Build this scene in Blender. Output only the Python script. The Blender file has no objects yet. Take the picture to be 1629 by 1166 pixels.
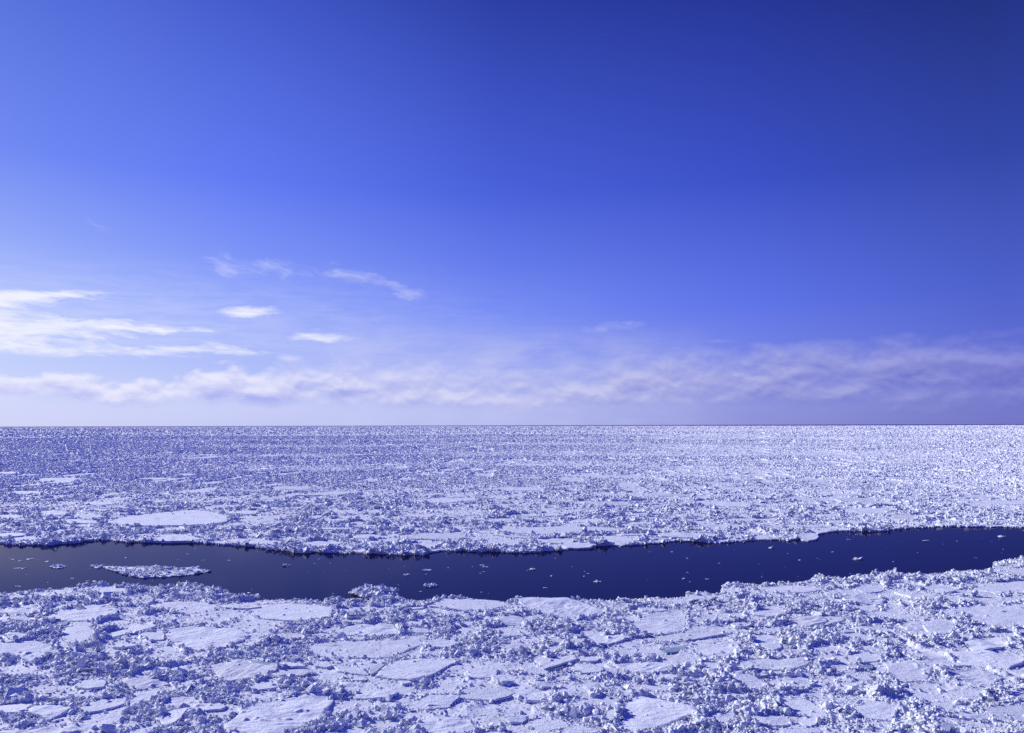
import bpy, math
import numpy as np
from mathutils import Matrix, Vector

C = bpy.context.scene
COL = C.collection
PI = math.pi
rng = np.random.default_rng(7)

# ------------------------------------------------------------------ camera
CAM_H = 30.0
PITCH = math.radians(4.20)
ROLL = math.radians(0.14)
FPX, CU, CV = 1629 * 28.0 / 36.0, 814.5, 583.0      # photograph pixels

cam_d = bpy.data.cameras.new('camera')
cam_d.lens = 28.0; cam_d.sensor_width = 36.0; cam_d.sensor_fit = 'HORIZONTAL'
cam_d.clip_start = 0.5; cam_d.clip_end = 200000.0
cam = bpy.data.objects.new('camera', cam_d); COL.objects.link(cam)
Rm = Matrix.Rotation(PI / 2 + PITCH, 3, 'X') @ Matrix.Rotation(-ROLL, 3, 'Z')
cam.matrix_world = Matrix.Translation((0, 0, CAM_H)) @ Rm.to_4x4()
C.camera = cam
Rn = np.array(Rm)


def ray(u, v):
    d = Rn @ np.array([(u - CU) / FPX, (CV - v) / FPX, -1.0])
    return d / np.linalg.norm(d)


def ground(u, v, z=0.35):
    d = ray(u, v)
    t = (z - CAM_H) / d[2]
    return np.array([d[0] * t, d[1] * t])


def azel(u, v):
    d = ray(u, v)
    return math.degrees(math.atan2(d[0], d[1])), math.degrees(math.asin(d[2]))


def proj(x, y, z):
    d = Rn.T @ np.array([x, y, z - CAM_H])
    return CU + FPX * d[0] / -d[2], CV - FPX * d[1] / -d[2]


# ------------------------------------------------------------------ light
SUN_AZ, SUN_EL = -57.0, 25.0        # degrees, azimuth measured from straight ahead, to the right positive
sa, se = math.radians(SUN_AZ), math.radians(SUN_EL)
sdir = Vector((math.sin(sa) * math.cos(se), math.cos(sa) * math.cos(se), math.sin(se)))
sun_d = bpy.data.lights.new('sun', 'SUN')
sun_d.energy = 5.0; sun_d.angle = math.radians(0.5); sun_d.color = (1.0, 0.985, 0.88)
sun = bpy.data.objects.new('sun', sun_d); COL.objects.link(sun)
sun.rotation_euler = sdir.to_track_quat('Z', 'Y').to_euler()
sun.location = sdir * 200 + Vector((0, 0, 100))

C.view_settings.view_transform = 'Standard'
C.view_settings.look = 'None'
C.view_settings.exposure = 0.0
C.view_settings.gamma = 1.0
C.cycles.max_bounces = 5
C.cycles.diffuse_bounces = 2
C.cycles.use_denoising = False


def lin(c):
    return tuple((x / 255 / 12.92) if x / 255 <= 0.04045 else ((x / 255 + 0.055) / 1.055) ** 2.4 for x in c[:3])


class NT:
    """small helper to write node graphs as expressions"""
    def __init__(s, tree):
        s.t = tree; s.n = tree.nodes; s.l = tree.links

    def new(s, kind, **kw):
        nd = s.n.new(kind)
        for k, v in kw.items():
            setattr(nd, k, v)
        return nd

    def put(s, sock, v):
        if isinstance(v, bpy.types.NodeSocket):
            s.l.new(v, sock)
        elif v is not None:
            sock.default_value = v

    def m(s, op, a, b=None, c=None, clamp=False):
        nd = s.new('ShaderNodeMath', operation=op, use_clamp=clamp)
        s.put(nd.inputs[0], a)
        if b is not None: s.put(nd.inputs[1], b)
        if c is not None: s.put(nd.inputs[2], c)
        return nd.outputs[0]

    def sm(s, v, a, b, lo=0.0, hi=1.0, kind='SMOOTHSTEP'):
        nd = s.new('ShaderNodeMapRange', interpolation_type=kind)
        s.put(nd.inputs[0], v)
        for i, x in ((1, a), (2, b), (3, lo), (4, hi)):
            s.put(nd.inputs[i], x)
        return nd.outputs[0]

    def mix(s, f, a, b, blend='MIX'):
        nd = s.new('ShaderNodeMix', data_type='RGBA', blend_type=blend)
        s.put(nd.inputs[0], f)
        for i, x in ((6, a), (7, b)):
            if isinstance(x, tuple) and len(x) == 3: x = (*x, 1)
            s.put(nd.inputs[i], x)
        return nd.outputs[2]

    def vec(s, x, y, z=0.0):
        nd = s.new('ShaderNodeCombineXYZ')
        s.put(nd.inputs[0], x); s.put(nd.inputs[1], y); s.put(nd.inputs[2], z)
        return nd.outputs[0]

    def noise(s, v, scale, detail=4, rough=0.5, dist=0.0, out=0, lac=2.0):
        nd = s.new('ShaderNodeTexNoise')
        s.put(nd.inputs['Vector'], v); nd.inputs['Scale'].default_value = scale
        nd.inputs['Detail'].default_value = detail; nd.inputs['Roughness'].default_value = rough
        nd.inputs['Distortion'].default_value = dist; nd.inputs['Lacunarity'].default_value = lac
        return nd.outputs[out]

    def ramp(s, v, stops):
        nd = s.new('ShaderNodeValToRGB')
        cr = nd.color_ramp
        cr.interpolation = 'B_SPLINE' if False else 'LINEAR'
        while len(cr.elements) < len(stops): cr.elements.new(0.5)
        for e, (p, c) in zip(cr.elements, stops):
            e.position = p; e.color = (*c, 1)
        s.put(nd.inputs[0], v)
        return nd.outputs[0]


# ------------------------------------------------------------------ sky
W = bpy.data.worlds.new('World'); C.world = W; W.use_nodes = True
g = NT(W.node_tree); g.n.clear()
geo = g.new('ShaderNodeTexCoord').outputs['Generated']
sep = g.new('ShaderNodeSeparateXYZ'); g.l.new(geo, sep.inputs[0])
X, Y, Z = sep.outputs
el = g.m('MULTIPLY', g.m('ARCSINE', Z), 180 / PI)
az = g.m('MULTIPLY', g.m('ARCTAN2', X, Y), 180 / PI)
# horizontal angle away from the sun, 0 to 180
hl = g.m('SQRT', g.m('ADD', g.m('MULTIPLY', X, X), g.m('ADD', g.m('MULTIPLY', Y, Y), 1e-6)))
dot = g.m('DIVIDE', g.m('ADD', g.m('MULTIPLY', X, math.sin(sa)), g.m('MULTIPLY', Y, math.cos(sa))), hl)
away = g.m('MULTIPLY', g.m('ARCCOSINE', g.m('MINIMUM', g.m('MAXIMUM', dot, -1.0), 1.0)), 180 / PI)
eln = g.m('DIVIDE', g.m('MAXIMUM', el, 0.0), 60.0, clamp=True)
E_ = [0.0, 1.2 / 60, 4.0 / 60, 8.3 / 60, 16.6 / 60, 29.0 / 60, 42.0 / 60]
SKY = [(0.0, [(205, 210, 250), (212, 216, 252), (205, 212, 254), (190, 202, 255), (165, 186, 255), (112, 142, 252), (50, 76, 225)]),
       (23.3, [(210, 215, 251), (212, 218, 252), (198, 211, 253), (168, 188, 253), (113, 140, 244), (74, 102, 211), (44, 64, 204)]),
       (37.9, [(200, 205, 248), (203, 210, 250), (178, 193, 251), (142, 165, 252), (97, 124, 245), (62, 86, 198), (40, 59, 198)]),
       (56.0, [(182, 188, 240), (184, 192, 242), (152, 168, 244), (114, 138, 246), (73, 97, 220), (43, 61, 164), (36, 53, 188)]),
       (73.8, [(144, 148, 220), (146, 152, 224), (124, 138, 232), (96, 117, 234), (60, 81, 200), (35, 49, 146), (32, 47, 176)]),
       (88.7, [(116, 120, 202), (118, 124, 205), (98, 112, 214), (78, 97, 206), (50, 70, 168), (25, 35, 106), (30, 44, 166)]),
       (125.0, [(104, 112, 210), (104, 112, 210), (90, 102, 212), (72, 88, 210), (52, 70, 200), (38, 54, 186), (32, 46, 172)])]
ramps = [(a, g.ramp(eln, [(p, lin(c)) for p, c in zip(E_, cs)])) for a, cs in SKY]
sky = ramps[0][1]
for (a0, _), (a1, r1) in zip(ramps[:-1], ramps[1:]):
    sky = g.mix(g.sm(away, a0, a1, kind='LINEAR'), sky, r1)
nish = g.new('ShaderNodeTexSky', sky_type='NISHITA', sun_disc=False)
nish.sun_elevation = se; nish.sun_rotation = sa
nish.air_density = 1.0; nish.dust_density = 0.4; nish.ozone_density = 3.0
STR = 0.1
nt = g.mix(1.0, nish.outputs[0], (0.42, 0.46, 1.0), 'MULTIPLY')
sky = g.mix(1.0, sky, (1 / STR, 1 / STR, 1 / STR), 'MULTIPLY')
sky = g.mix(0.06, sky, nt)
# thin streaks, lens clouds and wisps: (photo u, v, half width px, half height px, shear, strength, kind)
P = g.vec(az, el, 0.0)
warp = g.noise(g.vec(g.m('MULTIPLY', az, 0.35), g.m('MULTIPLY', el, 1.1), 0.0), 1.0, 3, 0.55, out=1)
wsep = g.new('ShaderNodeSeparateXYZ'); g.l.new(warp, wsep.inputs[0])
waz = g.m('ADD', az, g.m('MULTIPLY', g.m('SUBTRACT', wsep.outputs[0], 0.5), 2.4))
wel = g.m('ADD', el, g.m('MULTIPLY', g.m('SUBTRACT', wsep.outputs[1], 0.5), 0.55))
DEG = math.degrees(1 / FPX)


def blob(u, v, w, h, shear, s, hard=1.0):
    a, e = azel(u, v)
    dx = g.m('SUBTRACT', waz, a)
    dy = g.m('ADD', g.m('SUBTRACT', wel, e), g.m('MULTIPLY', dx, -shear))
    q = g.m('ADD', g.m('POWER', g.m('ABSOLUTE', g.m('DIVIDE', dx, w * DEG)), 2.0), g.m('POWER', g.m('ABSOLUTE', g.m('DIVIDE', dy, h * DEG)), 2.0))
    return g.m('MULTIPLY', g.m('EXPONENT', g.m('MULTIPLY', q, -hard)), s)


def total(items):
    t = None
    for it in items:
        b = blob(*it)
        t = b if t is None else g.m('ADD', t, b)
    return t


streaks = total([(75, 470, 80, 8, 0.10, 1.15), (-20, 478, 60, 12, 0.0, .9), (-20, 508, 62, 24, 0.0, 0.85), (160, 512, 90, 8, 0.0, 0.75), (235, 524, 110, 6, 0.0, 0.85), (150, 530, 90, 8, 0, .6),
                 (90, 555, 190, 11, 0.0, 0.55), (300, 556, 140, 8, 0.0, 0.55), (30, 535, 70, 20, 0.0, 0.6), (352, 548, 40, 8, 0.0, 0.5)])
lens = total([(393, 497, 46, 11, 0.06, 1.9), (514, 537, 56, 8.5, 0.0, 1.8), (375, 531, 20, 4, 0.0, 0.8), (452, 552, 30, 5, 0, 0.5), (500, 523, 16, 4, 0, 0.45)])
wisps = total([(360, 430, 34, 15, -0.30, 1.0), (436, 430, 44, 17, -0.12, 0.9), (362, 402, 30, 8, -0.5, 0.5), (560, 438, 62, 15, -0.15, 0.95), (645, 467, 40, 14, -0.3, 1.0),
               (700, 487, 36, 8, -0.5, 0.4), (690, 430, 60, 20, -0.3, 0.3), (155, 361, 24, 9, -0.3, 0.45), (740, 524, 60, 8, 0, 0.35), (958, 523, 62, 9, 0.05, 0.85),
               (1140, 542, 50, 5, 0, 0.5), (1000, 515, 40, 4, 0, 0.3), (1100, 528, 14, 3, 0, 0.4), (880, 535, 40, 5, 0, 0.3)])
n_st = g.noise(g.vec(g.m('MULTIPLY', waz, 0.32), g.m('MULTIPLY', wel, 2.3), 3.0), 1.0, 8, 0.62)
n_w = g.noise(g.vec(g.m('ADD', g.m('MULTIPLY', waz, 0.55), g.m('MULTIPLY', wel, 0.5)), g.m('MULTIPLY', wel, 1.3), 9.0), 1.0, 7, 0.66, 0.3)
n_st2 = g.noise(g.vec(g.m('MULTIPLY', waz, 0.45), g.m('ADD', g.m('MULTIPLY', wel, 2.6), g.m('MULTIPLY', waz, 0.12)), 13.0), 1.0, 9, 0.66)
f_st = g.m('MULTIPLY', g.sm(g.m('ADD', streaks, g.m('MULTIPLY', g.m('SUBTRACT', n_st2, 0.5), 2.6)), 0.10, 1.45), g.sm(streaks, 0.05, 0.4))
n_l = g.noise(g.vec(g.m('ADD', g.m('MULTIPLY', waz, 0.7), g.m('MULTIPLY', wel, -0.8)), g.m('MULTIPLY', wel, 3.6), 7.0), 1.0, 8, 0.65)
f_ln = g.sm(g.m('ADD', lens, g.m('MULTIPLY', g.m('SUBTRACT', n_l, 0.5), 2.2)), 0.30, 2.1)
f_w = g.m('MULTIPLY', g.m('MULTIPLY', g.sm(g.m('ADD', wisps, g.m('MULTIPLY', g.m('SUBTRACT', n_w, 0.5), 2.8)), 0.15, 2.0), g.sm(wisps, 0.03, 0.5)), 0.52)
veil = g.m('MULTIPLY', g.m('MULTIPLY', g.sm(el, 4.0, 6.2), g.sm(el, 12.0, 7.0)), g.sm(away, 75.0, 25.0))
veil = g.m('MULTIPLY', veil, g.sm(n_st, 0.25, 0.80, 0.10, 0.34))
thin = g.m('MAXIMUM', g.m('MAXIMUM', f_st, f_ln), g.m('MAXIMUM', f_w, veil))
S10 = lambda c: tuple(x / STR for x in lin(c))
side = g.sm(away, 40.0, 90.0, kind='LINEAR')
thin_col = g.mix(side, S10((244, 245, 255)), S10((165, 172, 238)))
sky = g.mix(g.m('MULTIPLY', thin, 0.92), sky, thin_col)
# the long low cumulus bank above the horizon
PX = g.m('MULTIPLY', az, 0.30); PY = g.m('MULTIPLY', el, 0.58)
cw = g.noise(g.vec(PX, PY, 2.0), 1.5, 2, 0.5, out=1)
cs_ = g.new('ShaderNodeSeparateXYZ'); g.l.new(cw, cs_.inputs[0])
QX = g.m('ADD', PX, g.m('MULTIPLY', g.m('SUBTRACT', cs_.outputs[0], 0.5), 0.3))
QY = g.m('ADD', PY, g.m('MULTIPLY', g.m('SUBTRACT', cs_.outputs[1], 0.5), 0.3))
nA = g.noise(g.vec(QX, QY, 5.0), 1.15, 8, 0.50)
nB = g.noise(g.vec(g.m('SUBTRACT', QX, 0.03), g.m('ADD', QY, 0.22), 5.0), 1.15, 5, 0.46)
nC = g.noise(g.vec(g.m('MULTIPLY', az, 0.11), 0.0, 1.0), 1.0, 3, 0.55)
# top of the bank as elevation, by azimuth
tops = [(-40, 3.3), (-33, 3.3), (-29, 3.5), (-26, 2.9), (-23, 3.6), (-16, 4.4), (-10, 4.5), (-3, 4.4), (4, 4.2), (9, 4.9), (14, 5.3), (20, 5.6), (28, 5.7), (40, 5.6)]
cv = g.new('ShaderNodeFloatCurve')
cur = cv.mapping.curves[0]
while len(cur.points) < len(tops): cur.points.new(0.5, 0.5)
for p, (a, t) in zip(cur.points, tops): p.location = ((a + 40) / 80, t / 10)
cv.mapping.update()
g.l.new(g.m('DIVIDE', g.m('ADD', az, 40.0), 80.0, clamp=True), cv.inputs[1])
top = g.m('MULTIPLY', cv.outputs[0], 10.0)
edge = g.m('SUBTRACT', g.m('ADD', top, g.m('MULTIPLY', g.m('SUBTRACT', nA, 0.5), 3.6)), el)
soft = g.sm(az, -22.0, -8.0, 0.45, 2.0)
cover = g.m('DIVIDE', edge, soft, clamp=True)
base_f = g.sm(g.m('ADD', el, g.m('ADD', g.m('MULTIPLY', g.m('SUBTRACT', nC, 0.5), 1.2), g.m('MULTIPLY', g.m('SUBTRACT', nA, 0.5), 2.2))), g.sm(az, -22.0, 0.0, 1.15, 0.6), g.sm(az, -22.0, 0.0, 2.1, 2.4))
cover = g.m('MULTIPLY', g.m('MULTIPLY', cover, base_f), 1.0)
relief = g.m('SUBTRACT', nA, nB)
hgt = g.m('DIVIDE', g.m('SUBTRACT', el, 1.4), 3.4)
lit = g.m('ADD', g.m('SUBTRACT', 0.98, g.m('MULTIPLY', edge, g.sm(az, -20.0, 0.0, 0.30, 0.15))), g.m('MULTIPLY', relief, 3.4), clamp=True)
dark_c = g.mix(side, S10((170, 177, 240)), S10((106, 110, 198)))
lit_c = g.mix(side, S10((236, 236, 255)), S10((140, 144, 218)))
bank = g.mix(lit, dark_c, lit_c)
veil2 = g.m('MULTIPLY', g.sm(el, 7.6, 4.6), g.m('MULTIPLY', g.sm(az, -18.0, -9.0), g.sm(az, 17.0, 7.0)))
veil2 = g.m('MULTIPLY', veil2, g.sm(g.m('ADD', nA, g.m('MULTIPLY', n_st, 0.6)), 0.5, 1.05, 0.12, 0.62))
sky = g.mix(veil2, sky, g.mix(side, S10((205, 210, 250)), S10((150, 158, 228))))
amt = g.m('MULTIPLY', cover, g.sm(g.m('SUBTRACT', nA, g.sm(az, -24.0, 4.0, -0.12, 0.0)), 0.28, 0.60, 0.50, 0.88))
sky = g.mix(amt, sky, bank)
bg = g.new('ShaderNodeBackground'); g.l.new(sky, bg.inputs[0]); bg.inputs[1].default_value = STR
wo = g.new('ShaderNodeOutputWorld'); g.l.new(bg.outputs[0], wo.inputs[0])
W.cycles.sampling_method = 'MANUAL'; W.cycles.sample_map_resolution = 512

# ------------------------------------------------------------------ noise in numpy
def h2(ix, iy, seed):
    with np.errstate(over='ignore'):
        n = (ix.astype(np.int64) * 374761393 + iy.astype(np.int64) * 668265263 + seed * 982451653) & 0xffffffff
        n = ((n ^ (n >> 13)) * 1274126177) & 0xffffffff
        n = ((n ^ (n >> 16)) * 2246822519) & 0xffffffff
        n = n ^ (n >> 15)
    return (n & 0xffffff).astype(np.float32) / np.float32(0xffffff)


def vnoise(x, y, seed=0):
    ix, iy = np.floor(x), np.floor(y)
    fx, fy = (x - ix).astype(np.float32), (y - iy).astype(np.float32)
    ix = ix.astype(np.int64); iy = iy.astype(np.int64)
    fx = fx * fx * (3 - 2 * fx); fy = fy * fy * (3 - 2 * fy)
    a, b = h2(ix, iy, seed), h2(ix + 1, iy, seed)
    c, d = h2(ix, iy + 1, seed), h2(ix + 1, iy + 1, seed)
    return (a + (b - a) * fx) * (1 - fy) + (c + (d - c) * fx) * fy


def fbm(x, y, seed=0, oct=4, gain=0.5):
    s = 0; a = 1.0; t = 0
    for k in range(oct):
        s = s + a * vnoise(x * 2 ** k + 17.3 * k, y * 2 ** k - 9.1 * k, seed + k)
        t += a; a *= gain
    return s / t


def cells(x, y, seed):
    """Voronoi: random value of the nearest cell, offset to its centre, distance gap to the second cell"""
    ix, iy = np.floor(x).astype(np.int64), np.floor(y).astype(np.int64)
    b1 = np.full(x.shape, 9.0, np.float32); b2 = b1.copy()
    val = np.zeros(x.shape, np.float32); ox = val.copy(); oy = val.copy(); v2 = val.copy()
    for i in (-1, 0, 1):
        for j in (-1, 0, 1):
            cx, cy = ix + i, iy + j
            px = (cx + h2(cx, cy, seed) - x).astype(np.float32); py = (cy + h2(cx, cy, seed + 1) - y).astype(np.float32)
            d = px * px + py * py
            near = d < b1
            b2 = np.where(near, b1, np.minimum(b2, d))
            b1 = np.where(near, d, b1)
            val = np.where(near, h2(cx, cy, seed + 2), val); v2 = np.where(near, h2(cx, cy, seed + 3), v2)
            ox = np.where(near, -px, ox); oy = np.where(near, -py, oy)
    return val, v2, ox, oy, np.sqrt(b2) - np.sqrt(b1)


# ------------------------------------------------------------------ the open lead: its two banks as distance by azimuth
FAR = [(-700, 858), (-400, 861), (0, 864.5), (30, 868), (66, 867), (80, 867), (119, 864.5), (133, 861), (159, 859.5), (212, 863), (288, 863), (331, 865.5), (391, 869.5), (431, 874.5),
       (471, 878.4), (537, 879.4), (590, 881), (652, 883.7), (672, 882.7), (699, 877), (739, 876.8), (805, 879.4), (855, 878.8), (901, 876), (937, 869.5), (994, 868.8), (1050, 864.5),
       (1080, 861), (1147, 863.6), (1188, 861), (1262, 859), (1299, 855.8), (1305, 849), (1336, 845), (1397, 845.7), (1447, 840.7), (1518, 838), (1629, 839), (2100, 836), (2500, 830)]
NEAR = [(-700, 955), (-400, 952), (0, 942.4), (66, 938), (93, 935), (122, 933), (159, 929), (199, 929.5), (238, 932.5), (318, 931), (338, 937.4), (371, 944), (394, 950.7), (431, 952.4),
        (537, 954.7), (572, 955.7), (600, 952), (639, 953), (653, 955.7), (679, 955.7), (699, 950.7), (745, 950.7), (765, 954), (798, 955.7), (825, 952.4), (871, 950), (921, 952.4),
        (967, 955.7), (1010, 952.4), (1030, 949.7), (1080, 949), (1110, 941), (1145, 942.5), (1149, 931.7), (1168, 926.6), (1195, 930), (1238, 928), (1279, 925), (1296, 917.5),
        (1350, 918), (1390, 915.5), (1410, 909.8), (1450, 912.5), (1498, 910.8), (1545, 907.4), (1578, 904.7), (1580, 895), (1600, 891), (1629, 888), (2100, 872), (2500, 860)]


def bank_curve(pts, z):
    w = np.array([ground(u, v, z) for u, v in pts])
    t = np.arctan2(w[:, 0], w[:, 1]); r = np.hypot(w[:, 0], w[:, 1])
    return t, r


FT, FR = bank_curve(FAR, 0.0)
NTt, NR = bank_curve(NEAR, 0.45)


def water_dist(x, y):
    """> 0 inside the open lead (metres to the nearer bank, roughly), < 0 on the ice"""
    th = np.arctan2(x, y); r = np.hypot(x, y)
    jag = (fbm(x * 0.22, y * 0.22, 61, 4, 0.6) - 0.5) * 5.0
    cv_, _, _, _, _ = cells(x * 0.55, y * 0.55, 77)
    jag = jag + (cv_ - 0.5) * 2.2
    rf = np.interp(th, FT, FR); rn = np.interp(th, NTt, NR)
    return np.minimum(r - rn, rf - r) + jag * np.where(np.abs(r - rn) < 12, 0.55, 0.8)


# ------------------------------------------------------------------ floes traced from the photograph
B = lambda x0, y0, x1, y1: [(x0, (y0 * .6 + y1 * .4)), (x0 + (x1 - x0) * .12, y0 + (y1 - y0) * .12), (x0 + (x1 - x0) * .45, y0), (x0 + (x1 - x0) * .85, y0 + (y1 - y0) * .08), (x1, (y0 * .5 + y1 * .5)),
                            (x0 + (x1 - x0) * .88, y0 + (y1 - y0) * .85), (x0 + (x1 - x0) * .5, y1), (x0 + (x1 - x0) * .15, y0 + (y1 - y0) * .85)]
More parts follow.
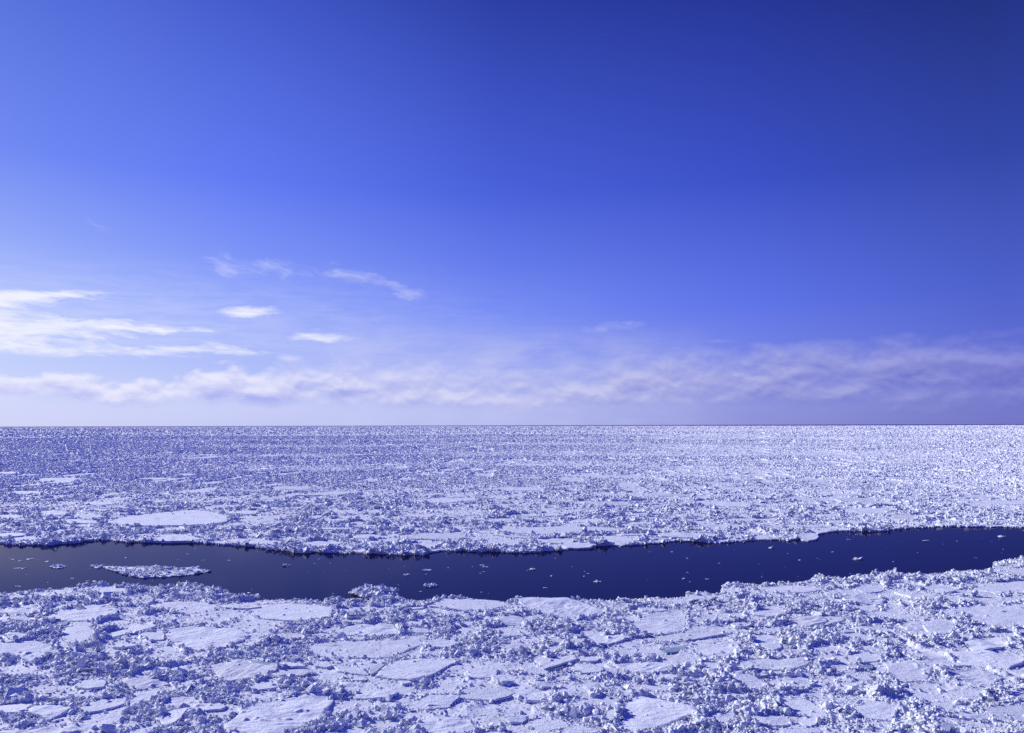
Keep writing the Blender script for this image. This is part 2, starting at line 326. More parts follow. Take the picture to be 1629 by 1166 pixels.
# (short noun for the label, outline in photograph pixels)
FLOES = [
 ('smooth oval floe with rubble heaped at its left end', [(262,1010),(275,1003),(305,998),(330,1000),(380,1003),(396,1012),(388,1020),(350,1032),(310,1036),(285,1030),(270,1020)]),
 ('low smooth floe joined to the left of the smooth oval floe', [(224,1009),(258,1005),(262,1012),(262,1019),(240,1020),(226,1015)]),
 ('blunt white floe cut by the left edge of the view', [(-30,1038),(30,1024),(60,1022),(86,1026),(80,1040),(62,1052),(40,1054),(20,1044),(-20,1044)]),
 ('four sided floe ringed with dark rubble at lower left', B(96,1000,152,1025)),
 ('slanting narrow floe with a dark ridge beneath it', [(158,1008),(180,1003),(215,996),(245,995),(248,999),(215,1007),(175,1015)]),
 ('long streaked floe just in front of the lead at left', [(60,984),(90,976),(160,970),(172,966),(188,973),(186,981),(140,988),(90,989)]),
 ('pale floe under the left bank with a small crack', [(236,965),(270,959),(320,956),(348,962),(344,971),(300,977),(262,972)]),
 ('wide speckled floe with a pool along its back edge', [(328,1060),(350,1052),(375,1049),(410,1052),(445,1056),(440,1068),(420,1077),(385,1084),(360,1086),(340,1075)]),
 ('long bright floe like a spearhead, bare and smooth', [(480,1031.5),(490,1025),(531,1020),(583,1019),(631,1019.5),(660,1012),(683,1011),(674,1025),(655,1033),(635,1043.6),(600,1048),(514,1046),(490,1043)]),
 ('large smooth floe to the right of the dark open crack', [(599,1077),(608,1066),(620,1053),(645,1049),(690,1049),(734,1050),(708,1064),(683,1078),(654,1085),(628,1083)]),
 ('broken piece to the left of the dark open crack', [(591,1061),(604,1057),(618,1052),(606,1063),(592,1076),(586,1070)]),
 ('cracked floe with a white heap at its right end', [(520,1005),(555,997),(590,995),(626,994),(634,1003),(632,1010),(600,1013),(549,1011)]),
 ('small rounded floe in the rubble below the long crack', [(557,1112),(576,1102),(600,1101),(624,1101),(631,1107),(616,1114),(583,1113)]),
 ('big creased floe at the bottom with a bright far corner', [(356,1160),(382,1135),(406,1124),(452,1113.7),(500,1107),(530,1107),(531,1117),(506,1148),(480,1160),(440,1172),(370,1175)]),
 ('tilted floe with sharp corners near the bottom left', [(247,1144),(274,1133),(299,1130),(290,1143),(278,1154),(262,1157)]),
 ('narrow pale floe between two belts of rubble', B(297,1120,361,1132)),
 ('hollow edged floe close to the lower left corner', [(35,1137),(58,1126),(99,1126),(112,1130),(98,1140),(76,1148),(62,1140)]),
 ('broad ribbed floe above the lower left corner', [(127,1130),(150,1117),(201,1110),(199,1121),(180,1127),(155,1133),(138,1135)]),
 ('sharp cornered floe split by a short crack', [(204,1116),(222,1103),(254,1100),(251,1112),(228,1119),(208,1124)]),
 ('small square tipped plate among dark rubble at left', [(116,1094),(134,1084),(168,1082),(168,1094),(141,1098)]),
 ('little bright floe beside the left edge', B(11,1009,47,1020)),
 ('pale lens of snow in rubble at far lower left', B(45,1091,94,1102)),
 ('great rounded floe against the near bank of the lead', [(822,954),(860,951.5),(901,952),(937,960.6),(952,968),(970,976),(937,980.5),(895,983.8),(858,976),(834,966)]),
 ('flat floe lining the near bank left of the great rounded floe', [(683,965.6),(705,954),(760,954),(798,955.7),(814,961),(785,970),(739,972.5)]),
 ('shell shaped floe with fine ripples', B(789,980,836,996)),
 ('clean floe like a leaf in the middle distance rubble', [(926,1015),(947,1011),(990,1011),(1005,1016),(981,1023.6),(951,1029)]),
 ('dull grey floe with a melt pool on its front', [(850,1051),(873,1046),(912,1043),(916,1052),(884,1063),(864,1068)]),
 ('thin dull floe just right of a fork in the cracks', B(919,1043,956,1054)),
 ('wide dull floe at centre right with faint ridges', [(972,1060),(1000,1057),(1035,1055),(1068,1058),(1073,1067),(1050,1074),(1021,1075),(990,1067)]),
 ('floe half hidden under a heap at the centre', B(742,1062,792,1081)),
 ('broad low floe with a notched front', [(722,1111),(738,1098),(785,1095),(806,1098),(821,1105),(800,1113),(785,1116),(745,1113)]),
 ('small bright floe with a straight left side', [(804,1032),(818,1025),(845,1025),(848,1030),(831,1037),(806,1039)]),
 ('slanted floe pointing up to the right', [(859,1037),(876,1030),(894,1023.6),(898,1027),(886,1036),(873,1043)]),
 ('thin bright floe above the dull grey floe', B(900,1031,931,1041)),
 ('pale floe shaped like a slipper', [(967,1045),(982,1033),(1013,1033),(1016,1038),(1007,1043),(985,1047)]),
 ('upright pointed floe beside a black crack', [(960,1146),(968,1130),(982,1124),(986,1130),(978,1143),(971,1153)]),
 ('large wrinkled floe to the right of a black crack', [(988,1114),(1021,1110),(1060,1119),(1103,1130),(1106,1142),(1086,1148),(1058,1156),(1000,1165),(982,1158),(990,1140),(991,1128)]),
 ('rippled floe with rows of snow waves', [(1001,995),(1037,976),(1085,966),(1092,986),(1089,1005),(1050,1010),(1012,1006)]),
 ('stepped floe with a raised white spine', [(1102,1029),(1128,1025),(1174,1023.6),(1181,1036),(1153,1046.6),(1123,1047),(1108,1037)]),
 ('grooved floe beside a teal pool', [(1192,1011),(1231,1011),(1245,1031),(1232,1037.7),(1213,1031),(1199,1025)]),
 ('small floe with a pale tower at its right', B(1163,990,1192,1001)),
 ('kite shaped floe near the right half of the near bank', [(1196,979),(1217,965),(1250,963.5),(1248,976),(1227,983)]),
 ('wide bare floe with a thin crack above it', B(1252,983,1318,997)),
 ('round bowl shaped floe with a white right rim', [(1160,1082),(1181,1076),(1199,1077.5),(1220,1087),(1218,1098),(1190,1098),(1167,1091)]),
 ('long hummocked floe in the right foreground', [(1174,1048),(1217,1046.6),(1282,1046.6),(1286,1059),(1261,1068),(1199,1066),(1178,1058)]),
 ('big wedge floe fenced by a slanting white ridge', [(1231,1114),(1278,1107),(1296,1122),(1319,1137),(1305,1145),(1261,1137),(1243,1124)]),
 ('rounded floe touching the bottom right rubble', [(1190,1147),(1217,1137),(1241,1137),(1262,1147),(1255,1156),(1234,1157),(1205,1153)]),
 ('small oval floe behind a short crack at bottom', B(1269,1140,1302,1157)),
 ('squarish floe with a broken left corner', [(1120,1144),(1139,1137),(1170,1137),(1167,1153),(1139,1160),(1121,1156)]),
 ('grey floe in the shelter of a dark ridge', B(1243,1081,1291,1095)),
 ('small floe in front of the stepped floe', B(1114,1052,1146,1067)),
 ('long thin floe on the near bank tip', [(1196,936),(1231,930),(1295,931),(1312,938),(1282,943.5),(1242,943.5)]),
 ('block ended floe near the right bank', B(1360,928,1408,944)),
 ('broad dim floe cut off by the right edge', [(1546,938),(1570,928),(1660,922),(1665,945),(1586,945)]),
 ('low domed floe in the right mid foreground', [(1340,955),(1370,947),(1410,955),(1397,963.7),(1365,961)]),
 ('wide oval floe with a frosted back', [(1252,987),(1289,979),(1342,982),(1340,990),(1320,994.5),(1282,995)]),
 ('very wide dim floe carrying a small dark pyramid', [(1481,974),(1518,967),(1600,965),(1670,967),(1670,997),(1569,996),(1532,986),(1500,981)]),
 ('fan shaped floe beside the long white ridge', [(1430,996),(1461,990),(1484,1007),(1476,1017),(1450,1008)]),
 ('small dim floe behind the white boulder', B(1468,988,1520,1010)),
 ('dim floe split by a branching crack', [(1528,1022),(1560,1012),(1600,1013),(1606,1027),(1575,1037),(1552,1040)]),
 ('thin lens of a floe in the right rubble', B(1346,1039,1404,1055)),
 ('smooth dim floe below the long white ridge', [(1410,1060),(1454,1056),(1484,1066),(1474,1083),(1434,1087),(1414,1077)]),
 ('low dim floe to the right under the white ridge', [(1498,1067),(1552,1063),(1597,1079),(1578,1090),(1518,1080)]),
 ('round scooped floe in the lower right', [(1353,1127),(1393,1114),(1430,1127),(1420,1147),(1376,1144)]),
 ('lean floe on the near bank by the left island', B(142,936,206,945)),
 ('wind combed floe with long thin shadows', [(388,966),(430,960),(500,962),(530,970),(524,984),(470,990),(410,984)]),
 ('slim floe left of the spearhead floe', B(424,1007,490,1019)),
 ('rounded floe in the lower right corner', [(1560,1128),(1600,1120),(1650,1124),(1650,1150),(1590,1150)]),
 ('pale floe low in the middle foreground', [(666,1150),(700,1138),(745,1146),(760,1160),(730,1172),(670,1170)]),
 ('great white floe, by far the largest beyond the lead', [(159,830),(199,821),(275,812),(315,809.5),(345,815),(370,821),(362,830),(351,834),(298,838),(240,838),(185,836)]),
 ('long tapering floe right of the great white floe', [(373,829),(400,823),(431,821.4),(484,818.5),(462,822),(437,828),(405,832)]),
 ('flat floe at the far bank under the great white floe', [(242,861),(258,851.5),(298,851),(321,859),(300,861.5),(270,862)]),
 ('long floe on the far bank left of centre', [(464,869),(497,861),(530,858.5),(546,864),(530,870),(507,872)]),
 ('thin floe left of the great white floe', B(126,819,166,827)),
 ('small floe between the great white floe and its right neighbour', B(362,812,414,819)),
 ('broad pale floe behind the far bank at centre', [(636,853),(672,848),(745,848),(742,856),(700,859),(650,858)]),
 ('smooth floe on the far bank right of centre', [(845,859.5),(898,855.6),(921,858),(912,863),(891,866),(862,864)]),
 ('oval floe with a bright rim on the far bank', [(944,854),(981,853),(1014,861),(987,868),(960,863)]),
 ('slender floe hugging the far bank', B(893,864,946,872)),
 ('thin bright floe in the centre distance', B(772,825,822,832)),
 ('broad dim floe beyond the lead at right', [(1090,841),(1130,834.5),(1188,835.6),(1182,841),(1115,844)]),
 ('distant long floe at right, higher of two', [(1326,793.5),(1376,792.5),(1403,799.5),(1370,801),(1340,798)]),
 ('distant long floe at right, lower of two', B(1333,809,1417,819)),
 ('distant thin floe left of the two long ones', B(1242,791,1297,798)),
 ('flat floe on the tip of the far bank', B(1268,849,1303,859)),
 ('far thin bright floe, leftmost of the high row', B(-8,750,32,755)),
 ('far long bright streak of a floe at left', B(60,761,134,766)),
 ('far bright streak of a floe right of the first', B(209,760,267,764)),
 ('far floe above the great white floe, left', B(16,781,68,788)),
 ('far floe above the great white floe, middle', B(132,798,184,804)),
 ('far thin floe by the left edge over the bank', B(-12,818,38,826)),
 ('far floe pair mate left of the great white floe', B(60,813,110,820)),
 ('faint long floe in the centre left distance', B(427,774,498,779)),
 ('small bright far floe near the horizon row', B(278,754,313,758.5)),
 ('thin floe beside the far bank at left edge', B(-6,847,42,855)),
 ('bright floe on the far bank left of centre', B(560,850,612,858)),
 ('far flat floe over the bank at centre', B(500,838,560,845)),
]

POOLS = [
 ('narrow grey green pool of refrozen water behind the speckled floe', [(392,1050),(410,1052),(440,1055),(468,1053),(470,1057),(450,1060),(420,1058),(398,1054)]),
 ('blue grey melt pool along the front of the dull grey floe', [(866,1064),(885,1059),(899,1057),(897,1063),(882,1066),(868,1068)]),
 ('teal pool beside the bright white lump', [(1245,1021),(1258,1022),(1268,1027),(1264,1031),(1254,1031),(1246,1027)]),
 ('long blue grey pool left of the stepped floe', [(1055,1036),(1070,1031),(1092,1028),(1090,1033),(1078,1038),(1060,1040)]),
 ('small teal pool in the heap at lower right', [(1366,1062),(1378,1059),(1390,1060),(1388,1065),(1374,1066)]),
 ('small grey green pool at the edge of rubble, far left', [(91,991),(100,989),(110,990),(106,995),(96,996)]),
]


def outline_polar(px, n, rough, seed, z=0.35):
    w = np.array([ground(u, v, z) for u, v in px])
    # densify and take the polar radius about the centroid
    d = np.concatenate([w[i] + (w[(i + 1) % len(w)] - w[i]) * np.linspace(0, 1, 40, endpoint=False)[:, None] for i in range(len(w))])
    # area centroid
    x, y = w[:, 0], w[:, 1]; x1, y1 = np.roll(x, -1), np.roll(y, -1)
    cr = x * y1 - x1 * y; A = cr.sum() / 2
    c = np.array([((x + x1) * cr).sum() / (6 * A), ((y + y1) * cr).sum() / (6 * A)])
    q = d - c
    t = np.arctan2(q[:, 1], q[:, 0]); r = np.hypot(q[:, 0], q[:, 1])
    o = np.argsort(t); t, r = t[o], r[o]
    tt = np.linspace(-PI, PI, n, endpoint=False)
    R = np.interp(tt, t, r, period=2 * PI)
    return c, roughen(tt, R, rough, seed)


def roughen(tt, R, rough, seed):
    q = np.random.default_rng(seed)
    n = len(tt); m = R.mean()
    e = np.zeros(n)
    for k in (3, 5, 8, 13, 21, 34, 55):
        if k < n / 3: e += np.sin(k * tt + q.uniform(0, 6.28)) * q.uniform(.4, 1) / k ** 0.75
    e += q.normal(0, .10, n)
    return R * (1 + rough * e * np.clip(3.0 / m, .3, 1.2) * .5)


class Floe:
    pool = False


floes = []
for i, (lab, px) in enumerate(FLOES):
    f = Floe(); f.traced = True; f.noun = lab
    us = [p[0] for p in px]; vs = [p[1] for p in px]
    f.px = (min(us), min(vs), max(us), max(vs))
    per = (f.px[2] - f.px[0]) * 2
    f.n = int(np.clip(per / 2.2, 28, 150))
    f.c, f.R = outline_polar(px, f.n, 0.17, 100 + i)
    f.seed = 100 + i
    floes.append(f)

for i, (lab, px) in enumerate(POOLS):
    f = Floe(); f.traced = True; f.pool = True; f.noun = lab
    f.px = (min(p[0] for p in px), min(p[1] for p in px), max(p[0] for p in px), max(p[1] for p in px))
    f.n = 40; f.c, f.R = outline_polar(px, 40, .12, 700 + i); f.seed = 700 + i
    floes.append(f)

# small floes between them: dart throwing, angular plates
cen = [f.c for f in floes]; rad = [float(np.median(f.R) * 1.0) for f in floes]


def floe_field(x, y, fl, margin=1.0):
    """smallest r/R over the floes: < 1 inside one. x, y flat arrays; also the index of that floe"""
    best = np.full(x.shape, 9.0, np.float32); who = np.full(x.shape, -1, np.int32)
    order = np.argsort(x, kind='stable') if x.ndim == 1 else None
    xs = x[order]
    for k, f in enumerate(fl):
        rm = f.R.max() * 1.6
        a, b = np.searchsorted(xs, [f.c[0] - rm, f.c[0] + rm])
        if a == b: continue
        idx = order[a:b]
        yy = y[idx]; s = np.abs(yy - f.c[1]) < rm
        idx = idx[s]
        if not len(idx): continue
        qx, qy = x[idx] - f.c[0], y[idx] - f.c[1]
        r = np.hypot(qx, qy); t = np.arctan2(qy, qx)
        tt = np.linspace(-PI, PI, f.n, endpoint=False)
        R = np.interp(t, tt, f.R, period=2 * PI)
        v = (r / R).astype(np.float32)
        better = v < best[idx]
        best[idx[better]] = v[better]; who[idx[better]] = k
    return best, who


def far_dim(x, y):
    return water_dist(np.array([x]), np.array([y]))[0]


def add_fill(count, r0, r1, s0, s1, seed, half=0.60, power=1.0):
    q = np.random.default_rng(seed); made = 0; tries = 0
    while made < count and tries < count * 400:
        tries += 1
        th = q.uniform(-half, half)
        # uniform in picture rows, not in area
        v0, v1 = 1 / r0, 1 / r1
        r = 1 / (v0 + (v1 - v0) * q.uniform(0, 1) ** power)
        x, y = r * math.sin(th), r * math.cos(th)
        s = (s0 + (s1 - s0) * q.uniform(0, 1) ** 2.2) * (0.75 + 0.25 * r / r0)
        asp = q.uniform(1.0, 2.1); ang = q.normal(0.0, 0.5)
        ok = True
        if far_dim(x, y) > -s * 1.0 - 1: continue
        for c, rr in zip(cen, rad):
            if (c[0] - x) ** 2 + (c[1] - y) ** 2 < (rr + s * 1.1) ** 2: ok = False; break
        if not ok: continue
        f = Floe(); f.traced = False; f.c = np.array([x, y])
        px_size = s * 2 * FPX / r
        f.n = int(np.clip(px_size * 1.6, 18, 72))
        tt = np.linspace(-PI, PI, f.n, endpoint=False)
        k = q.integers(4, 8); ph = q.uniform(0, 6.28)
        va = np.sort(q.uniform(0, 2 * PI, k)); vr = q.uniform(.75, 1.15, k)
        if np.diff(np.append(va, va[0] + 2 * PI)).max() > 2.2: va = np.linspace(0, 2 * PI, k, endpoint=False) + q.uniform(-.25, .25, k)
        p = np.stack([np.cos(va) * vr * asp, np.sin(va) * vr / asp ** .3], 1)
        d = np.concatenate([p[i] + (p[(i + 1) % k] - p[i]) * np.linspace(0, 1, 30, endpoint=False)[:, None] for i in range(k)])
        ca, sa_ = math.cos(ang), math.sin(ang)
        d = d @ np.array([[ca, sa_], [-sa_, ca]])
        t = np.arctan2(d[:, 1], d[:, 0]); rr_ = np.hypot(d[:, 0], d[:, 1]); o = np.argsort(t)
        f.R = roughen(tt, np.interp(tt, t[o], rr_[o], period=2 * PI) * s, 0.24, int(q.integers(1e6)))
        f.seed = int(q.integers(1e6)); f.noun = None
        floes.append(f); cen.append(f.c); rad.append(float(np.median(f.R)) * .95); made += 1


add_fill(118, 70, 165, 0.9, 4.6, 5)
add_fill(80, 195, 520, 2.6, 13.0, 6, power=0.8)

for k, f in enumerate(floes):
    q = np.random.default_rng(f.seed + 5)
    f.z = 0.40 + q.uniform(-.06, .12)
    near = np.hypot(*f.c) < 185
    f.tilt = q.normal(0, .012 if f.R.mean() > 5 else .035, 2)
    f.relief = q.choice([.05, .08, .13, .20]) if near else q.uniform(.04, .14)
    if f.pool: f.z, f.relief, f.tilt = .47, .004, (0, 0)
    f.wav = q.uniform(.6, 1.0); f.wdir = q.normal(0.35, .5)


# ------------------------------------------------------------------ materials
def new_mat(name):
    m = bpy.data.materials.new(name); m.use_nodes = True
    t = NT(m.node_tree); t.n.clear()
    b = t.new('ShaderNodeBsdfPrincipled'); o = t.new('ShaderNodeOutputMaterial')
    t.l.new(b.outputs[0], o.inputs[0])
    return m, t, b


def snow_mat(name, kind):
    m, t, b = new_mat(name)
    pos = t.new('ShaderNodeNewGeometry')
    P = pos.outputs['Position']
    n1 = t.noise(P, 0.35, 4, 0.6); n2 = t.noise(P, 2.2, 5, 0.65); n3 = t.noise(P, 9.0, 3, 0.6)
    white, dim, ice, dirt = (0.80, 0.825, 0.875), (0.72, 0.75, 0.82), (0.50, 0.60, 0.66), (0.70, 0.68, 0.60)
    if kind != 'floe': white, dim = (0.77, 0.79, 0.84), (0.70, 0.725, 0.785)
    if kind == 'floe':
        oi = t.new('ShaderNodeObjectInfo').outputs['Random']
        col = t.mix(t.sm(n1, .40, .62), white, dim)
        col = t.mix(t.m('MULTIPLY', t.sm(oi, .72, 1.0), .75), col, (0.64, 0.665, 0.73))
        col = t.mix(t.m('MULTIPLY', t.sm(n2, .62, .72), .35), col, dim)
    elif kind == 'rubble':
        ri = pos.outputs['Random Per Island']
        col = t.mix(t.sm(n1, .42, .62), white, dim)
        col = t.mix(t.m('MULTIPLY', t.sm(ri, .90, .93), .8), col, ice)
        col = t.mix(t.m('MULTIPLY', t.sm(ri, .985, .99), .6), col, dirt)
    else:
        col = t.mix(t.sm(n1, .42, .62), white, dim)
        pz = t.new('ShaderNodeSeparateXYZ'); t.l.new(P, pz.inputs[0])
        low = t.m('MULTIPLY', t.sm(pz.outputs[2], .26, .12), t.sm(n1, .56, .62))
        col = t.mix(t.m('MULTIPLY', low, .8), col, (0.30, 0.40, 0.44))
    t.put(b.inputs['Base Color'], col)
    t.put(b.inputs['Roughness'], t.sm(n2, .3, .7, .55, .8))
    b.inputs['Specular IOR Level'].default_value = 0.25
    bmp = t.new('ShaderNodeBump'); bmp.inputs['Strength'].default_value = 0.8
    bmp.inputs['Distance'].default_value = 0.15 if kind != 'rubble' else 0.12
    h = t.m('ADD', t.m('MULTIPLY', n2, 1.0), t.m('MULTIPLY', n3, .45))
    if kind == 'floe':
        w = t.new('ShaderNodeMapping'); w.inputs['Rotation'].default_value = (0, 0, .5); w.inputs['Scale'].default_value = (.5, 2.2, 1)
        t.l.new(P, w.inputs[0])
        h = t.m('ADD', h, t.m('MULTIPLY', t.noise(w.outputs[0], .9, 4, .6, .5), .9))
    t.l.new(h, bmp.inputs['Height']); t.l.new(bmp.outputs[0], b.inputs['Normal'])
    return m


M_FLOE = snow_mat('snow_on_floe', 'floe')
M_RUB = snow_mat('broken_ice', 'rubble')
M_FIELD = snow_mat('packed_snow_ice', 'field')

M_POOL, t, b = new_mat('refrozen_pool')
P = t.new('ShaderNodeNewGeometry').outputs['Position']
t.put(b.inputs['Base Color'], t.mix(t.sm(t.noise(P, .8, 4, .6), .35, .65), (0.24, 0.33, 0.38), (0.42, 0.49, 0.54)))
b.inputs['Roughness'].default_value = 0.35

M_WATER, t, b = new_mat('sea_water')
P = t.new('ShaderNodeNewGeometry').outputs['Position']
t.n.remove(b)
df = t.new('ShaderNodeBsdfDiffuse'); df.inputs[0].default_value = (0.006, 0.006, 0.030, 1)
gl = t.new('ShaderNodeBsdfGlossy'); gl.inputs['Color'].default_value = (0.37, 0.36, 0.50, 1); gl.inputs['Roughness'].default_value = 0.07
fr = t.new('ShaderNodeFresnel'); fr.inputs['IOR'].default_value = 1.333
mx = t.new('ShaderNodeMixShader')
t.l.new(fr.outputs[0], mx.inputs[0]); t.l.new(df.outputs[0], mx.inputs[1]); t.l.new(gl.outputs[0], mx.inputs[2])
t.l.new(mx.outputs[0], [n for n in t.n if n.type == 'OUTPUT_MATERIAL'][0].inputs[0])
wm = t.new('ShaderNodeMapping'); wm.inputs['Scale'].default_value = (1, .8, 1); t.l.new(P, wm.inputs[0])
bmp = t.new('ShaderNodeBump'); bmp.inputs['Strength'].default_value = .25; bmp.inputs['Distance'].default_value = .03
t.l.new(t.noise(wm.outputs[0], 1.6, 4, .6), bmp.inputs['Height'])
for sh in (df, gl, fr): t.l.new(bmp.outputs[0], sh.inputs['Normal'])


# ------------------------------------------------------------------ mesh building
def make_mesh(name, verts, faces_flat, sizes, mats, smooth=None):
    me = bpy.data.meshes.new(name)
    nv = len(verts); nl = len(faces_flat); nf = len(sizes)
    me.vertices.add(nv); me.vertices.foreach_set('co', np.ascontiguousarray(verts, np.float32).ravel())
    me.loops.add(nl); me.loops.foreach_set('vertex_index', np.ascontiguousarray(faces_flat, np.int32))
    st = np.zeros(nf, np.int32); st[1:] = np.cumsum(sizes)[:-1]
    me.polygons.add(nf); me.polygons.foreach_set('loop_start', st)
    me.polygons.foreach_set('loop_total', np.ascontiguousarray(sizes, np.int32))
    if smooth is None: smooth = np.zeros(nf, bool)
    me.polygons.foreach_set('use_smooth', smooth)
    me.update(calc_edges=True)
    me.materials.append(mats)
    return me


def link(name, me, label=None, cat=None, group=None, kind=None, loc=None):
    o = bpy.data.objects.new(name, me); COL.objects.link(o)
    if label: o['label'] = label
    if cat: o['category'] = cat
    if group: o['group'] = group
    if kind: o['kind'] = kind
    if loc is not None: o.location = loc
    return o


# ------------------------------------------------------------------ ice field height
RIDGE = np.array([ground(u, v) for u, v in [(1440, 1018), (1457, 1029), (1490, 1038), (1535, 1051), (1570, 1062), (1600, 1072)]])


def seg_dist(x, y, pl):
    d = np.full(x.shape, 1e9, np.float32)
    for a, b_ in zip(pl[:-1], pl[1:]):
        ab = b_ - a; L = (ab ** 2).sum()
        tt = np.clip(((x - a[0]) * ab[0] + (y - a[1]) * ab[1]) / L, 0, 1)
        d = np.minimum(d, np.hypot(x - a[0] - tt * ab[0], y - a[1] - tt * ab[1]))
    return d


def amplitude(x, y, fs, r):
    """how high the rubble is piled, metres"""
    a = fbm(x * 0.14 + 3, y * 0.20, 11, 3)
    rid = 1 - np.abs(2 * fbm(x * 0.11, y * 0.16, 21, 3) - 1)
    A = 0.20 + 3.2 * np.clip(rid - 0.74, 0, 1) * np.clip(a * 1.6, .4, 1.3) + 1.0 * np.clip(a - .50, 0, 1)
    A = A + 0.26 * np.exp(-((fs - 1.14) / 0.10) ** 2) * np.clip(fbm(x * .3, y * .3, 91, 2) * 3 - .7, 0, 1.3)
    calm = fbm(x * 0.05 + 40, y * 0.07, 31, 3)
    A = A * np.clip((calm - .26) * 5, .4, 1.1)
    return np.clip(A, .08, 1.0)


def band(x, y, r):
    """level of detail: the lattice of the far ice doubles in steps with distance"""
    jr = r * (1 + .25 * (fbm(x / 60, y / 60, 71, 2) - .5))
    return 2.0 ** np.clip(np.floor(np.log2(np.maximum(jr, 1) / 380) + 1), 0, 9)


def flats(x, y, r):
    """level patches between the piles (too small to be objects), 1 = level"""
    s = np.where(r < 185, .42, np.where(r < 330, .9, band(x, y, r) * .62))
    wx = 2.2 * s * (fbm(x / 4 / s, y / 4 / s, 5, 2) - .5); wy = 2.2 * s * (fbm(x / 4 / s + 9, y / 4 / s, 6, 2) - .5)
    c1, c2, ox, oy, gap = cells((x + wx) / (10 * s), (y + wy) / (np.where(r > 330, 26, 9) * s), 303)
    az_ = x / np.maximum(r, 1)
    keep = c1 < np.where(r < 185, .30, np.where(r < 900, .34, .28) + .04 * az_)
    fl = np.where(keep, np.clip((gap - .10) / .10, 0, 1), 0)
    k1, k2, _, _, kg = cells((x + 2 * wx) / (26 * s), (y + 2 * wy) / (40 * s), 909)
    big = (k1 < 0) & (r > 260)
    return np.where(big, np.maximum(fl, np.clip((kg - .12) / .08, 0, 1)), fl), c2


def height(x, y, fs, r):
    A = amplitude(x, y, fs, r)
    fl, lev = flats(x, y, r)
    b = np.where(r < 185, 1.0, band(x, y, r)); b = np.where(r < 380, np.minimum(b, 1.0), b)
    far = np.clip((r - 250) / 500, 0, 1)
    A = np.where(r < 185, A * .78, A * .9 + .06)
    A = np.where(r > 400, (A * .55 + .40) * (.85 + np.minimum(r, 5000) * .0005), A)
    A = A * (1 - fl * .95)
    A = np.where((r > 330) & (r < 1400), A * .8, A)
    b = b ** .70
    v, v2, ox, oy, gap = cells(x * 1.25 / b, y * 1.25 / b, 401)
    w, w2, px_, py_, gp = cells(x * .5 / b, y * .5 / b, 411)
    z = 0.20 + A * (0.10 + .60 * v + .55 * (ox * (v2 - .5) * 2 + oy * (v - .5) * 2)) * .8
    z = z + A * (.75 * w ** 2 + .5 * (px_ * (w2 - .5) + py_ * (w - .5)))
    z = z + fl * .16 * lev
    z = z + A * .25 * (fbm(x * 2.1, y * 2.1, 431, 2) - .4)
    d = seg_dist(x, y, RIDGE)
    z = z + .42 * np.exp(-(d / .5) ** 2) * (.6 + .6 * v)
    return z, A


def build_field(name, radii, tmax, ncol, label, lo_cut=True, margin=0.0):
    th = np.linspace(-tmax, tmax, ncol)
    Rg, Tg = np.meshgrid(radii, th, indexing='ij')
    # jitter the lattice so that its rows do not show
    dr = np.gradient(radii)[:, None]
    jr = (rng.random(Rg.shape) - .5) * .6 * dr; jt = (rng.random(Rg.shape) - .5) * .6 * (th[1] - th[0])
    Rg = Rg + jr; Tg = Tg + jt
    x = (Rg * np.sin(Tg)).ravel(); y = (Rg * np.cos(Tg)).ravel(); r = Rg.ravel()
    fs = np.full(x.shape, 9.0, np.float32)
    s = r < 900
    if s.any():
        fs[s], _ = floe_field(x[s], y[s], floes)
    z, A = height(x, y, fs, r)
    ins = fs < 1.0
    z = np.where(ins, np.minimum(z * .2, .10), z)
    z = np.where(~ins & (fs < 1.10), np.maximum(z, .36 - (fs - 1) * .6), z)
    wd = np.full(x.shape, -50.0); s = r < 320
    wd[s] = water_dist(x[s], y[s])
    wet = wd > 0
    rimz = .16 + .20 * np.exp(np.minimum(wd, 0) / 1.6)
    z = np.where(wd > -4, np.minimum(z, 1.3), z)
    z = np.where(~wet & ~ins & (wd > -3), np.maximum(z, rimz * (.6 + .6 * h2(np.floor(x * 1.3).astype(np.int64), np.floor(y * 1.3).astype(np.int64), 9))), z)
    z = np.where(wet, -0.8, z)
    g0 = rng.random(Rg.shape) - .5
    wn = (.6 * g0 + .45 * (np.roll(g0, 1, 1) + np.roll(g0, 2, 1))).ravel() + .12
    rough = np.clip((r - 230) / 250, 0, 1) * np.minimum(r, 6000) * .00125 * 1.85
    sb = np.maximum(band(x, y, r), 1)
    rough = rough * np.clip(fbm(x * .014 / sb, y * .026 / sb, 97, 3) * 3.2 - .65, .35, 1.25)
    fl_, _ = flats(x, y, r)
    z = np.where((wd < -6), z + rough * (1 - .95 * fl_) * (~ins) * wn, z)
    nr, nc = Rg.shape
    idx = np.arange(nr * nc).reshape(nr, nc)
    q = np.stack([idx[:-1, :-1], idx[:-1, 1:], idx[1:, 1:], idx[1:, :-1]], -1).reshape(-1, 4)
    q = q[:, ::-1]
    keep = (z[q] > -0.5).any(1)
    q = q[keep]
    used = np.zeros(len(x), bool); used[q.ravel()] = True
    remap = np.cumsum(used) - 1
    V = np.stack([x, y, z], 1)[used]
    q = remap[q]
    rr_ = np.hypot(V[q[:, 0], 0], V[q[:, 0], 1])
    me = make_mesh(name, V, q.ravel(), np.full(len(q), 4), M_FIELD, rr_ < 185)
    return link(name, me, label=label, kind='structure')


def steps(r0, r1, f):
    out = [r0]
    while out[-1] < r1: out.append(out[-1] + f(out[-1]))
    return np.array(out)


near_r = steps(30, 240, lambda r: .9 if r < 66 else (.20 if r < 100 else (.25 if r < 136 else .38)))
far_r = steps(165, 15000, lambda r: .42 if r < 260 else (.65 if r < 500 else (.00125 * r if r < 2200 else (.0019 * r if r < 20000 else .007 * r))))
